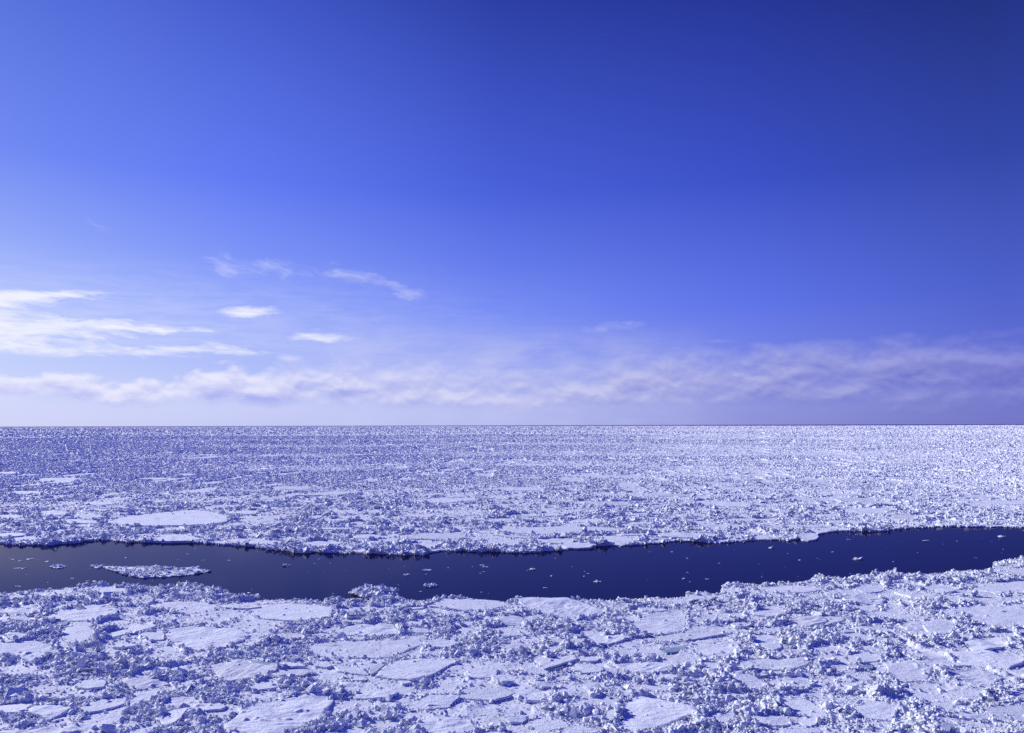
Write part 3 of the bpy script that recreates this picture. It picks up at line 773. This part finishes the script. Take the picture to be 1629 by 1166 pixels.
# split at the middle of the lead so each bank is one sheet
TM = math.radians(43)
q1 = near_r[near_r < 236]


def side_field(name, radii, label, far):
    return build_field(name, radii, TM, 1750 if far else 1180, label)


# rows between the banks are under water everywhere, so the two sheets can share the middle row band
_old = water_dist
MID = lambda th: (np.interp(th, FT, FR) + np.interp(th, NTt, NR)) / 2


def near_only(x, y):
    w = _old(x, y); r = np.hypot(x, y)
    return np.where(r > MID(np.arctan2(x, y)), 5.0, w)


def far_only(x, y):
    w = _old(x, y); r = np.hypot(x, y)
    return np.where(r < MID(np.arctan2(x, y)), 5.0, w)


water_dist = near_only
side_field('near_ice_field', q1, 'snowy pack ice on the near side of the dark lead', False)
water_dist = far_only
side_field('far_ice_field', far_r, 'snowy pack ice reaching from the dark lead to the horizon', True)
water_dist = _old

# ------------------------------------------------------------------ water
N = 96
ang = np.linspace(0, 2 * PI, N, endpoint=False)
rr = [0, 60, 200, 600, 2000, 8000, 30000, 90000]
V = [(0, 0, 0)]; F = []; S = []
for r in rr[1:]: V += [(r * math.cos(a), r * math.sin(a), 0) for a in ang]
for i in range(N): F += [0, 1 + i, 1 + (i + 1) % N]; S.append(3)
for k in range(len(rr) - 2):
    for i in range(N):
        a = 1 + k * N + i; b2 = 1 + k * N + (i + 1) % N
        F += [a, a + N, b2 + N, b2]; S.append(4)
link('sea_water', make_mesh('sea_water', np.array(V, float), np.array(F), np.array(S), M_WATER, np.ones(len(S), bool)), label='dark blue calm sea water in the open lead', kind='structure')


# ------------------------------------------------------------------ floes as slabs
def floe_mesh(f, local=True):
    n = f.n; m = float(f.R.mean())
    dist = float(np.hypot(*f.c))
    rings = int(np.clip(m * 2 * FPX / dist / 3.0, 5, 34))
    tt = np.linspace(-PI, PI, n, endpoint=False)
    fr = np.concatenate([[0.04], np.linspace(.12, .93, rings), [.975, 1.0]])
    fr_g, t_g = np.meshgrid(fr, tt, indexing='ij')
    R = f.R[None, :] * (1 - (1 - fr_g) * 0)
    Rs = (np.roll(f.R, 1) + f.R + np.roll(f.R, -1)) / 3
    R = np.where(fr_g > .8, f.R[None, :], Rs[None, :])
    x = f.c[0] + fr_g * R * np.cos(t_g); y = f.c[1] + fr_g * R * np.sin(t_g)
    z = f.z + f.tilt[0] * (x - f.c[0]) + f.tilt[1] * (y - f.c[1])
    z = z + f.relief * 2.2 * (fbm(x * .35, y * .35, f.seed % 97, 3) - .5)
    ca, sa_ = math.cos(f.wdir), math.sin(f.wdir)
    u = x * ca + y * sa_; w = -x * sa_ + y * ca
    z = z + f.relief * f.wav * (1 - np.abs(2 * fbm(u * .30, w * 1.1, 13, 3) - 1)) * .9
    # scattered drifts catching on small lumps
    lump = fbm(x * .9, y * .9, 211, 2)
    if not f.pool: z = z + np.clip(lump - .79, 0, 1) * 1.5
    z = np.clip(z, .14, 1.2)
    z[-1] -= .05
    rim = fbm(tt * 3 + f.seed, tt * 0 + 1, 3, 2)
    V = np.stack([x, y, z], -1)
    rows = len(fr)
    low = V[-1].copy(); low[:, 2] = -.45; low[:, :2] = f.c + (low[:, :2] - f.c) * .995
    top_copy = V[-1].copy()
    cpt = np.array([[f.c[0], f.c[1], z[0].mean()]])
    allv = np.concatenate([cpt, V.reshape(-1, 3), top_copy, low])
    F = []; S = []
    a = 1 + np.arange(n); b_ = 1 + (np.arange(n) + 1) % n
    F.append(np.stack([np.zeros(n, int), a, b_], 1).ravel()); S.append(np.full(n, 3))
    for k in range(rows - 1):
        o0 = k * n
        F.append(np.stack([a + o0, a + o0 + n, b_ + o0 + n, b_ + o0], 1).ravel()); S.append(np.full(n, 4))
    nt_ = n + n * (rows - 1)
    o0 = 1 + rows * n; i0 = np.arange(n); i1 = (i0 + 1) % n
    F.append(np.stack([i0 + o0, i0 + o0 + n, i1 + o0 + n, i1 + o0], 1).ravel()); S.append(np.full(n, 4))
    S = np.concatenate(S); sm_ = np.zeros(len(S), bool); sm_[:nt_] = True
    org = np.array([f.c[0], f.c[1], 0.0])
    return make_mesh('ice_floe', allv - org, np.concatenate(F), S, M_POOL if f.pool else M_FLOE, sm_), org


traced = [f for f in floes if f.traced]
labels = set()


def short(lab):
    return lab


LAND = [(f.c, f.px, f.noun) for f in traced]
keynames = {}
for i, (lab, px) in enumerate(FLOES): keynames[i] = lab
count = {}
for f in floes:
    me, org = floe_mesh(f)
    if f.pool:
        link('frozen_pool', me, label=f.noun, cat='frozen pool', group='pools between the floes', loc=org)
    elif f.traced:
        lab = 'snow covered ' + f.noun if len(f.noun.split()) < 13 else f.noun
        link('ice_floe', me, label=lab, cat='ice floe', group='ice floes in the pack', loc=org)
    else:
        d = float(np.hypot(*f.c)); m = float(f.R.mean())
        u, v = proj(f.c[0], f.c[1], .35)
        pw = m * 2 * FPX / d
        size = 'tiny' if pw < 16 else ('small' if pw < 30 else ('medium' if pw < 55 else 'wide'))
        nearest = min([q for q in traced if not q.pool], key=lambda q: abs((q.px[0] + q.px[2]) / 2 - u) + 2.0 * abs((q.px[1] + q.px[3]) / 2 - v) + (1000 if len(q.noun.split()) > 11 else 0) + (1000 if (q.c[1] > 185) != (f.c[1] > 185) else 0))
        nu, nv = (nearest.px[0] + nearest.px[2]) / 2, (nearest.px[1] + nearest.px[3]) / 2
        if abs(u - nu) > 1.3 * abs(v - nv): rel = 'left of' if u < nu else 'right of'
        else: rel = 'behind' if v < nv else 'in front of'
        noun = nearest.noun
        art = '' if noun.startswith(('far ', 'distant ')) else ''
        lab = f'{size} snowy floe {rel} the {noun}'
        ws = lab.split()
        if len(ws) > 16: lab = ' '.join(ws[:16])
        k = count.get(lab, 0) + 1; count[lab] = k
        link('ice_floe', me, label=lab, cat='ice floe', group='small floes caught in the rubble', loc=org)

# ------------------------------------------------------------------ rubble blocks
def block_shapes(q, n):
    """n random angular blocks: 8 corner hulls as (n, 8, 3), unit size, flat-ish"""
    base = np.array([[-1, -1, -1], [1, -1, -1], [1, 1, -1], [-1, 1, -1], [-1, -1, 1], [1, -1, 1], [1, 1, 1], [-1, 1, 1]], float) * .5
    s = np.stack([q.uniform(.6, 1.5, n), q.uniform(.5, 1.2, n), q.uniform(.28, .95, n)], 1)
    v = base[None] * s[:, None] + q.normal(0, .10, (n, 8, 3))
    v[:, 4:, :2] *= q.uniform(.35, 1.0, (n, 1, 1))
    pl = q.random(n) < .16
    v[pl] *= [2.0, 1.5, .30]
    return v


QF = np.array([[0, 3, 2, 1], [4, 5, 6, 7], [0, 1, 5, 4], [1, 2, 6, 5], [2, 3, 7, 6], [3, 0, 4, 7]])
t_ = (1 + 5 ** .5) / 2
ICO = np.array([[-1, t_, 0], [1, t_, 0], [-1, -t_, 0], [1, -t_, 0], [0, -1, t_], [0, 1, t_], [0, -1, -t_], [0, 1, -t_], [t_, 0, -1], [t_, 0, 1], [-t_, 0, -1], [-t_, 0, 1]]) / 3.2
IF = np.array([[0, 11, 5], [0, 5, 1], [0, 1, 7], [0, 7, 10], [0, 10, 11], [1, 5, 9], [5, 11, 4], [11, 10, 2], [10, 7, 6], [7, 1, 8], [3, 9, 4], [3, 4, 2], [3, 2, 6], [3, 6, 8], [3, 8, 9], [4, 9, 5], [2, 4, 11], [6, 2, 10], [8, 6, 7], [9, 8, 1]])


def rot_mats(q, n, tilt):
    a = q.uniform(0, 2 * PI, n); b_ = q.normal(0, tilt, n); c = q.normal(0, tilt, n)
    ca, sa_ = np.cos(a), np.sin(a); cb, sb = np.cos(b_), np.sin(b_); cc, sc = np.cos(c), np.sin(c)
    Rz = np.zeros((n, 3, 3)); Rz[:, 0, 0] = ca; Rz[:, 0, 1] = -sa_; Rz[:, 1, 0] = sa_; Rz[:, 1, 1] = ca; Rz[:, 2, 2] = 1
    Rx = np.zeros((n, 3, 3)); Rx[:, 0, 0] = 1; Rx[:, 1, 1] = cb; Rx[:, 1, 2] = -sb; Rx[:, 2, 1] = sb; Rx[:, 2, 2] = cb
    Ry = np.zeros((n, 3, 3)); Ry[:, 1, 1] = 1; Ry[:, 0, 0] = cc; Ry[:, 0, 2] = sc; Ry[:, 2, 0] = -sc; Ry[:, 2, 2] = cc
    return Rz @ Rx @ Ry


def blocks_mesh(q, pos, size, tilt=.5, ico=.4, name='ice_rubble'):
    n = len(pos); k = q.random(n) < ico
    Rr = rot_mats(q, n, tilt)
    a = np.where(~k)[0]; b_ = np.where(k)[0]
    v1 = block_shapes(q, len(a)); v1 = np.einsum('nij,nkj->nki', Rr[a], v1) * size[a, None, None] + pos[a, None]
    sc = q.uniform(.6, 1.25, (len(b_), 1, 3))
    v2 = ICO[None] * sc + q.normal(0, .07, (len(b_), 12, 3))
    v2 = np.einsum('nij,nkj->nki', Rr[b_], v2) * size[b_, None, None] + pos[b_, None]
    f1 = (QF[None] + 8 * np.arange(len(a))[:, None, None]).ravel()
    f2 = (IF[None] + 12 * np.arange(len(b_))[:, None, None] + 8 * len(a)).ravel()
    V = np.concatenate([v1.reshape(-1, 3), v2.reshape(-1, 3)])
    return make_mesh(name, V, np.concatenate([f1, f2]), np.concatenate([np.full(len(a) * 6, 4), np.full(len(b_) * 20, 3)]), M_RUB)


BLOCKS = [
 (1532, 975, 1.5, 'pyramid', 'small dark sided ice pyramid standing on the very wide dim floe'),
 (1517, 1011, 1.9, 'boulder', 'white boulder of ice casting a pointed shadow, right foreground'),
 (1492, 1020, 1.5, 'boulder', 'snowy knob beside the long white ridge'),
 (972, 977, 1.9, 'boulder', 'dark rounded block at the corner of the great rounded floe'),
 (676, 1084, 2.0, 'boulder', 'blue shaded boulder at the front of the large smooth floe'),
 (1194, 994, 1.9, 'slab', 'pale tilted slab standing like a tower by a small floe'),
 (1183, 1034, 1.9, 'slab', 'long white slab propped against the stepped floe'),
 (1259, 1021, 1.7, 'boulder', 'bright white lump behind the teal pool'),
 (470, 1048, 1.7, 'boulder', 'yellowish white block beside the pool of the speckled floe'),
 (501, 1014, 1.9, 'boulder', 'dark block left of the cracked floe'),
 (500, 1095, 2.6, 'boulder', 'shadowed heap above the big creased floe'),
 (150, 1012, 1.1, 'boulder', 'small dark lump right of the four sided floe'),
 (195, 999, 1.0, 'pyramid', 'little dark cone on the slanting narrow floe'),
 (1145, 1092, 2.0, 'boulder', 'pale cube like block left of the round bowl floe'),
 (1160, 1088, 1.5, 'slab', 'broken plate leaning at the bowl floe edge'),
 (1122, 1097, 1.4, 'slab', 'thin broken plate in the gap left of the bowl floe'),
 (1124, 1152, 1.5, 'boulder', 'rounded white block on the corner of the squarish floe'),
 (1181, 1145, 1.7, 'slab', 'pale leaning slab between two bottom floes'),
 (1088, 1121, 1.6, 'boulder', 'yellowish block at the edge of the wrinkled floe'),
 (1400, 1071, 1.9, 'slab', 'white upright slab left of the smooth dim floe'),
 (1385, 1092, 1.7, 'boulder', 'white boulder in a heap behind the scooped floe'),
 (835, 1043, 1.6, 'pyramid', 'bright peak of ice left of the dull grey floe'),
 (941, 996, 1.5, 'slab', 'bright tilted slab below the great rounded floe'),
 (911, 1002, 1.3, 'pyramid', 'small bright peak in the rubble at centre'),
 (900, 1064, 1.1, 'boulder', 'small dark block on the front of the melt pool'),
 (885, 1112, 2.4, 'boulder', 'large shaded block in the central foreground'),
 (912, 1134, 2.2, 'pyramid', 'dark peaked block above the bottom centre'),
 (947, 1146, 1.8, 'boulder', 'dark round block left of the upright pointed floe'),
 (322, 1093, 2.0, 'slab', 'long dark slab lying in the left foreground heap'),
 (328, 1100, 1.7, 'slab', 'pale slab with a green tint under the long dark slab'),
 (455, 1083, 2.0, 'pyramid', 'pyramid block beside the small lilac plate'),
 (291, 1150, 2.4, 'slab', 'broad tilted slab near the bottom left'),
 (258, 1132, 2.2, 'boulder', 'dark lumpy block under the sharp cornered floe'),
 (40, 1150, 2.2, 'boulder', 'big crumbly mound at the bottom left corner'),
 (18, 1050, 1.9, 'slab', 'dark sloping slab at the left edge'),
 (172, 1160, 2.0, 'boulder', 'shaded mound at the bottom left of the creased floe'),
 (72, 861, 3.6, 'boulder', 'dark hummock on the far bank at the left edge'),
 (1277, 1104, 1.5, 'slab', 'thin slab on the slanting white ridge'),
 (1218, 1112, 1.7, 'slab', 'leaning plate left of the big wedge floe'),
 (530, 1155, 1.6, 'slab', 'small plate at the foot of the creased floe'),
]
BPOS = [(*ground(u, v, .6), s_) for u, v, s_, _, _ in BLOCKS]


def scatter(r0, r1, n, pw, s0, s1, seed, half, accept, lo):
    q = np.random.default_rng(seed)
    u = q.random(n)
    # density per area falls with distance as r^-pw
    e = 2 - pw
    r = (r0 ** e + (r1 ** e - r0 ** e) * u) ** (1 / e) if abs(e) > 1e-3 else r0 * (r1 / r0) ** u
    th = q.uniform(-half, half, n)
    x, y = r * np.sin(th), r * np.cos(th)
    fs, who = floe_field(x, y, floes)
    wd = np.where(r < 320, water_dist(x, y), -50.0)
    z, A = height(x, y, fs, r)
    p = np.clip((A - lo) * accept, .05, 1) * np.where(vnoise(x * .9, y * .9, 55) > .30, 1, .35)
    rimb = np.exp(-((fs - 1.01) / .07) ** 2)
    heap = np.zeros(len(x), bool)
    for bx, by, bs in BPOS:
        heap |= (np.hypot(x - bx, y - by) < bs * .9)
    p = np.maximum(p, rimb * .7)
    p = np.maximum(p, np.where((wd > -1.4), .40, 0))
    # now and then a lone lump on a floe
    inside = fs < .90
    lone = inside & (q.random(n) < .006)
    ok = ((q.random(n) < p) & ~inside | lone | (heap & (q.random(n) < .55))) & (wd < .25)
    x, y, z, A, fs = x[ok], y[ok], z[ok], A[ok], fs[ok]
    size = np.minimum(s0 * np.maximum(q.random(len(x)), 1e-4) ** (-1 / 2.7), s1)
    size *= np.clip(.8 + .5 * A, .8, 1.3)
    size = np.where(fs < 1.1, size * .85, size)
    zz = np.where(fs < 1.0, .42, np.minimum(z, 2.2)) + size * q.uniform(-.12, .30, len(x))
    return q, np.stack([x, y, zz], 1), size


HB = math.radians(41)
water_dist = near_only
q, pos, size = scatter(66, 226, 680000, 1.2, .13, .75, 801, HB, 3.6, .13)
print('near blocks', len(pos))
water_dist = _old
link('ice_rubble', blocks_mesh(q, pos, size, .5, .65), label='crumbled blocks and brash heaped between the near floes', kind='stuff')
water_dist = far_only
q, pos, size = scatter(180, 460, 260000, 1.2, .27, 1.2, 802, HB, 2.4, .09)
s = np.hypot(pos[:, 0], pos[:, 1]) > MID(np.arctan2(pos[:, 0], pos[:, 1]))
print('far blocks', s.sum())
me = blocks_mesh(q, pos[s], size[s], .5, .2)
link('distant_ice_rubble', me, label='crumbled blocks heaped between the floes beyond the lead', kind='stuff')
water_dist = _old

# ------------------------------------------------------------------ single large blocks (u, v, size m, shape, label)
def shard(q, size, shape):
    n = 14
    if shape == 'slab':
        k = 7; a = np.sort(q.uniform(0, 2 * PI, k)) if False else np.linspace(0, 2 * PI, k, endpoint=False) + q.uniform(-.3, .3, k)
        r = q.uniform(.7, 1.1, k)
        top = np.stack([np.cos(a) * r, np.sin(a) * r * .65, np.full(k, .12) + q.normal(0, .02, k)], 1)
        bot = top * [1.02, 1.02, -1]
        V = np.concatenate([top, bot]) * size * .6
        tilt = Matrix.Rotation(q.uniform(.35, .9), 3, 'X'); turn = Matrix.Rotation(q.uniform(0, 6.28), 3, 'Z')
        V = V @ np.array(turn @ tilt).T
        F = list(range(k)) + list(range(2 * k - 1, k - 1, -1)); S = [k, k]
        for i in range(k): F += [i, k + i, k + (i + 1) % k, (i + 1) % k]; S.append(4)
        return V, np.array(F), np.array(S)
    if shape == 'pyramid':
        k = 4; a = np.linspace(0, 2 * PI, k, endpoint=False) + .5 + q.uniform(-.2, .2, k)
        low = np.stack([np.cos(a) * .6, np.sin(a) * .5, np.full(k, -.25)], 1); mid = low * [.62, .62, 0] + [0, 0, .22] + q.normal(0, .03, (k, 3))
        V = np.concatenate([low, mid, [[.02, 0, .72]]]) * size
        F = []; S = []
        for i in range(k): F += [i, (i + 1) % k, k + (i + 1) % k, k + i]; S.append(4)
        for i in range(k): F += [k + i, k + (i + 1) % k, 2 * k]; S.append(3)
        F += [3, 2, 1, 0]; S.append(4)
        return V, np.array(F), np.array(S)
    # boulder: icosahedron split once, angular
    V = ICO.copy(); F = IF
    V = [p / np.linalg.norm(p) * .55 for p in V]; F = [tuple(f) for f in F]
    for lev in range(3):
        mid = {}; F2 = []
        def mp(a, b_):
            k_ = (min(a, b_), max(a, b_))
            if k_ not in mid:
                p = (V[a] + V[b_]) / 2; mid[k_] = len(V); V.append(p / np.linalg.norm(p) * .55)
            return mid[k_]
        for a, b_, c in F:
            x1, x2, x3 = mp(a, b_), mp(b_, c), mp(c, a)
            F2 += [(a, x1, x3), (b_, x2, x1), (c, x3, x2), (x1, x2, x3)]
        F = F2
    V = np.array(V)
    # chip flat faces off the ball, so it breaks along planes
    for _ in range(16):
        nrm = q.normal(0, 1, 3); nrm /= np.linalg.norm(nrm); dd = q.uniform(.26, .44)
        h = V @ nrm - dd
        V = V - np.where(h > 0, h, 0)[:, None] * nrm
    V = V * q.uniform(.75, 1.35, 3) * [1.15, 1.15, .9] + q.normal(0, .018, V.shape)
    V[:, 2] = np.where(V[:, 2] < -.3, -.3 + (V[:, 2] + .3) * .3, V[:, 2])
    return V * size, np.array(F2).ravel(), np.full(len(F2), 3)


for i, (u, v, s_, shp, lab) in enumerate(BLOCKS):
    q = np.random.default_rng(3000 + i)
    V, F, S = shard(q, s_ * .55, shp)
    gx, gy = ground(u, v, .6)
    lo = V[:, 2].min()
    link('ice_plate' if shp == 'slab' else 'ice_block', make_mesh('ice_block', V, F, S, M_RUB), label=lab, cat='ice plate' if shp == 'slab' else 'ice block',
         group='large blocks of broken ice', loc=(gx, gy, .38 - lo * .55))

# ------------------------------------------------------------------ ice adrift in the lead
def floating(px, seed, n_blocks, s0, s1, z=.22, hump=.3):
    """one raft: a low slab with its own crumbled crust, all one mesh"""
    q = np.random.default_rng(seed)
    c, R = outline_polar(px, 90, .50, seed, 0.1)
    tt = np.linspace(-PI, PI, 90, endpoint=False)
    fr = np.array([.05, .2, .35, .5, .65, .8, .92, 1.0, 1.0])
    fg, tg = np.meshgrid(fr, tt, indexing='ij')
    x = fg * R * np.cos(tg); y = fg * R * np.sin(tg)
    zz = z + hump * (1 - fg ** 2) * fbm((x + c[0]) * .6, (y + c[1]) * .6, seed, 3) + .25 * (cells((x + c[0]) * 1.1, (y + c[1]) * 1.1, seed)[0] - .5)
    zz = np.maximum(zz, .08)
    zz[-1] = -.4
    V = np.concatenate([[[0, 0, z + hump * .5]], np.stack([x, y, zz], -1).reshape(-1, 3)])
    n = 90; a = 1 + np.arange(n); b_ = 1 + (np.arange(n) + 1) % n
    F = [np.stack([np.zeros(n, int), a, b_], 1).ravel()]; S = [np.full(n, 3)]
    for k in range(len(fr) - 1):
        F.append(np.stack([a + k * n, a + k * n + n, b_ + k * n + n, b_ + k * n], 1).ravel()); S.append(np.full(n, 4))
    th = q.uniform(-PI, PI, n_blocks); rr_ = q.random(n_blocks) ** .5 * 1.03
    Rb = np.interp(th, tt, R, period=2 * PI)
    px_, py_ = rr_ * Rb * np.cos(th), rr_ * Rb * np.sin(th)
    sz = s0 + (s1 - s0) * q.random(n_blocks) ** 2.5
    pz = z + hump * (1 - rr_ ** 2) * .6 + sz * q.uniform(0, .35, n_blocks)
    v1 = block_shapes(q, n_blocks); v1 = np.einsum('nij,nkj->nki', rot_mats(q, n_blocks, .5), v1) * sz[:, None, None] + np.stack([px_, py_, pz], 1)[:, None]
    f1 = (QF[None] + 8 * np.arange(n_blocks)[:, None, None] + len(V)).ravel()
    V = np.concatenate([V, v1.reshape(-1, 3)])
    me = make_mesh('ice_raft', V, np.concatenate(F + [f1]), np.concatenate(S + [np.full(n_blocks * 6, 4)]), M_RUB)
    return me, (c[0], c[1], 0)


RAFTS = [
 ([(150, 899), (186, 901), (252, 901), (275, 903), (318, 903), (338, 908), (298, 914), (258, 917.5), (225, 919), (202, 914), (186, 908)], 560, .18, .55, .10, .25, 'long crumbly raft of ice adrift in the lead at left'),
 ([(142.5, 899.5), (152, 898), (165, 898), (168, 901), (155, 903.5)], 60, .15, .4, .08, .1, 'small dark raft off the left end of the long crumbly raft'),
 ([(556, 943), (573, 937), (600, 936), (629, 941), (634, 946), (613, 951.5), (580, 950.5)], 420, .22, .9, .22, .55, 'heaped white raft of ice touching the near bank'),
 ([(676, 931), (681, 929), (692, 929), (694.5, 932), (685, 934)], 36, .2, .45, .1, .2, 'small white heap of ice afloat at the centre of the lead'),
 ([(78, 901), (90, 898), (100, 898), (104, 901), (92, 904)], 60, .15, .4, .08, .1, 'small ragged raft of ice near the left edge of the lead'),
 ([(672, 907), (678, 905.5), (686, 905.5), (684, 907.5)], 8, .12, .3, .06, .05, 'thin white sliver of ice at mid lead'),
 ([(641, 914), (646, 913), (652, 914), (647, 915)], 8, .12, .3, .06, .05, 'tiny white sliver left of the thin mid lead sliver'),
 ([(944, 925), (950, 923.7), (956, 925), (950, 926)], 8, .15, .35, .07, .06, 'flat white fragment afloat near the near bank, centre right'),
 ([(842, 905.5), (848, 904.2), (853, 905.5), (847, 906.6)], 8, .15, .35, .07, .06, 'flat white fragment afloat in the middle of the lead'),
 ([(449, 899), (454, 898), (462, 899), (455, 900.3)], 10, .2, .45, .1, .1, 'thin flat plate afloat to the right of the long raft'),
 ([(1222, 871), (1227, 869.8), (1231, 871), (1226, 872.2)], 8, .15, .35, .08, .1, 'bright lump afloat by the far bank at right'),
 ([(1355, 889), (1365, 888), (1374, 889), (1364, 890)], 6, .3, .6, .08, .1, 'faint flat plate afloat at the right of the lead'),
 ([(1586, 853), (1592, 851.8), (1600, 853), (1592, 854)], 8, .15, .35, .08, .1, 'white fragment afloat near the right end of the lead'),
]
for i, (px, nb, s0, s1, z, hump, lab) in enumerate(RAFTS):
    me, loc = floating(px, 500 + i, nb, s0, s1, z, hump)
    link('ice_raft', me, label=lab, cat='floating ice', group='ice adrift in the lead', loc=loc)

q = np.random.default_rng(77)
chunks = [(1351, 858.5, 1.0), (1088, 920.5, .8), (1125, 921.5, 1.1), (1471, 860, 1.1), (1272, 891, .8), (1069, 878, 1.0), (527, 896, .8), (500, 897, .7), (751, 902, .8), (772, 902, 1.0), (769, 910, .6),
          (767, 899, .8), (930, 909, .5), (877, 916, .5), (867, 935, .6), (669, 941, .7), (767, 942, .6), (395, 943, 1.0), (298, 882, 1.1), (20, 890, 1), (33, 892, 1.1), (45, 890, 1), (60, 891, .8), (75, 893, .9),
          (28, 904, 1.1), (38, 904.5, 1.3), (15, 888, .9), (92, 874, .9), (107, 882, .6), (28, 933, .9), (50, 889, 1.2), (115, 920, .6), (140, 924, .9), (150, 925, .8)]
while len(chunks) < 125:
    u = q.uniform(-20, 1660); f_ = np.interp(u, *zip(*FAR)) + 4; n_ = np.interp(u, *zip(*NEAR)) - 5
    chunks.append((u, q.uniform(f_, n_), q.uniform(.18, .55) if q.random() < .85 else q.uniform(.5, .9)))
lib = []
for k in range(10):
    V = block_shapes(q, 3); V[1] += [.7, .2, 0]; V[2] += [-.6, -.3, 0]; V[:, :, 2] *= .5
    n_ = q.integers(1, 4); V = V[:n_]
    F = (QF[None] + 8 * np.arange(n_)[:, None, None]).ravel()
    lib.append(make_mesh('ice_chunk', V.reshape(-1, 3), F, np.full(6 * n_, 4), M_RUB))
for i, (u, v, s_) in enumerate(chunks):
    x, y = ground(u, v, 0)
    if i > 33 and water_dist(np.array([x]), np.array([y]))[0] < 1.0: continue
    where = 'at left' if u < 420 else ('left of the heaped raft' if u < 560 else ('at mid lead' if u < 1050 else 'at right'))
    side_ = 'close to the far bank' if v < (np.interp(u, *zip(*FAR)) * .6 + np.interp(u, *zip(*NEAR)) * .4) else 'nearer the front bank'
    o = link('ice_chunk', lib[i % 10], label=('white ice chunk' if s_ > .6 else 'tiny white ice crumb') + f' afloat {side_} {where}', cat='ice chunk', group='loose ice chunks afloat', loc=(x, y, .05 * s_))
    s_ *= .5; o.scale = (s_ * 1.1, s_ * .9, s_ * .3); o.rotation_euler = (0, 0, q.uniform(0, 6.28))
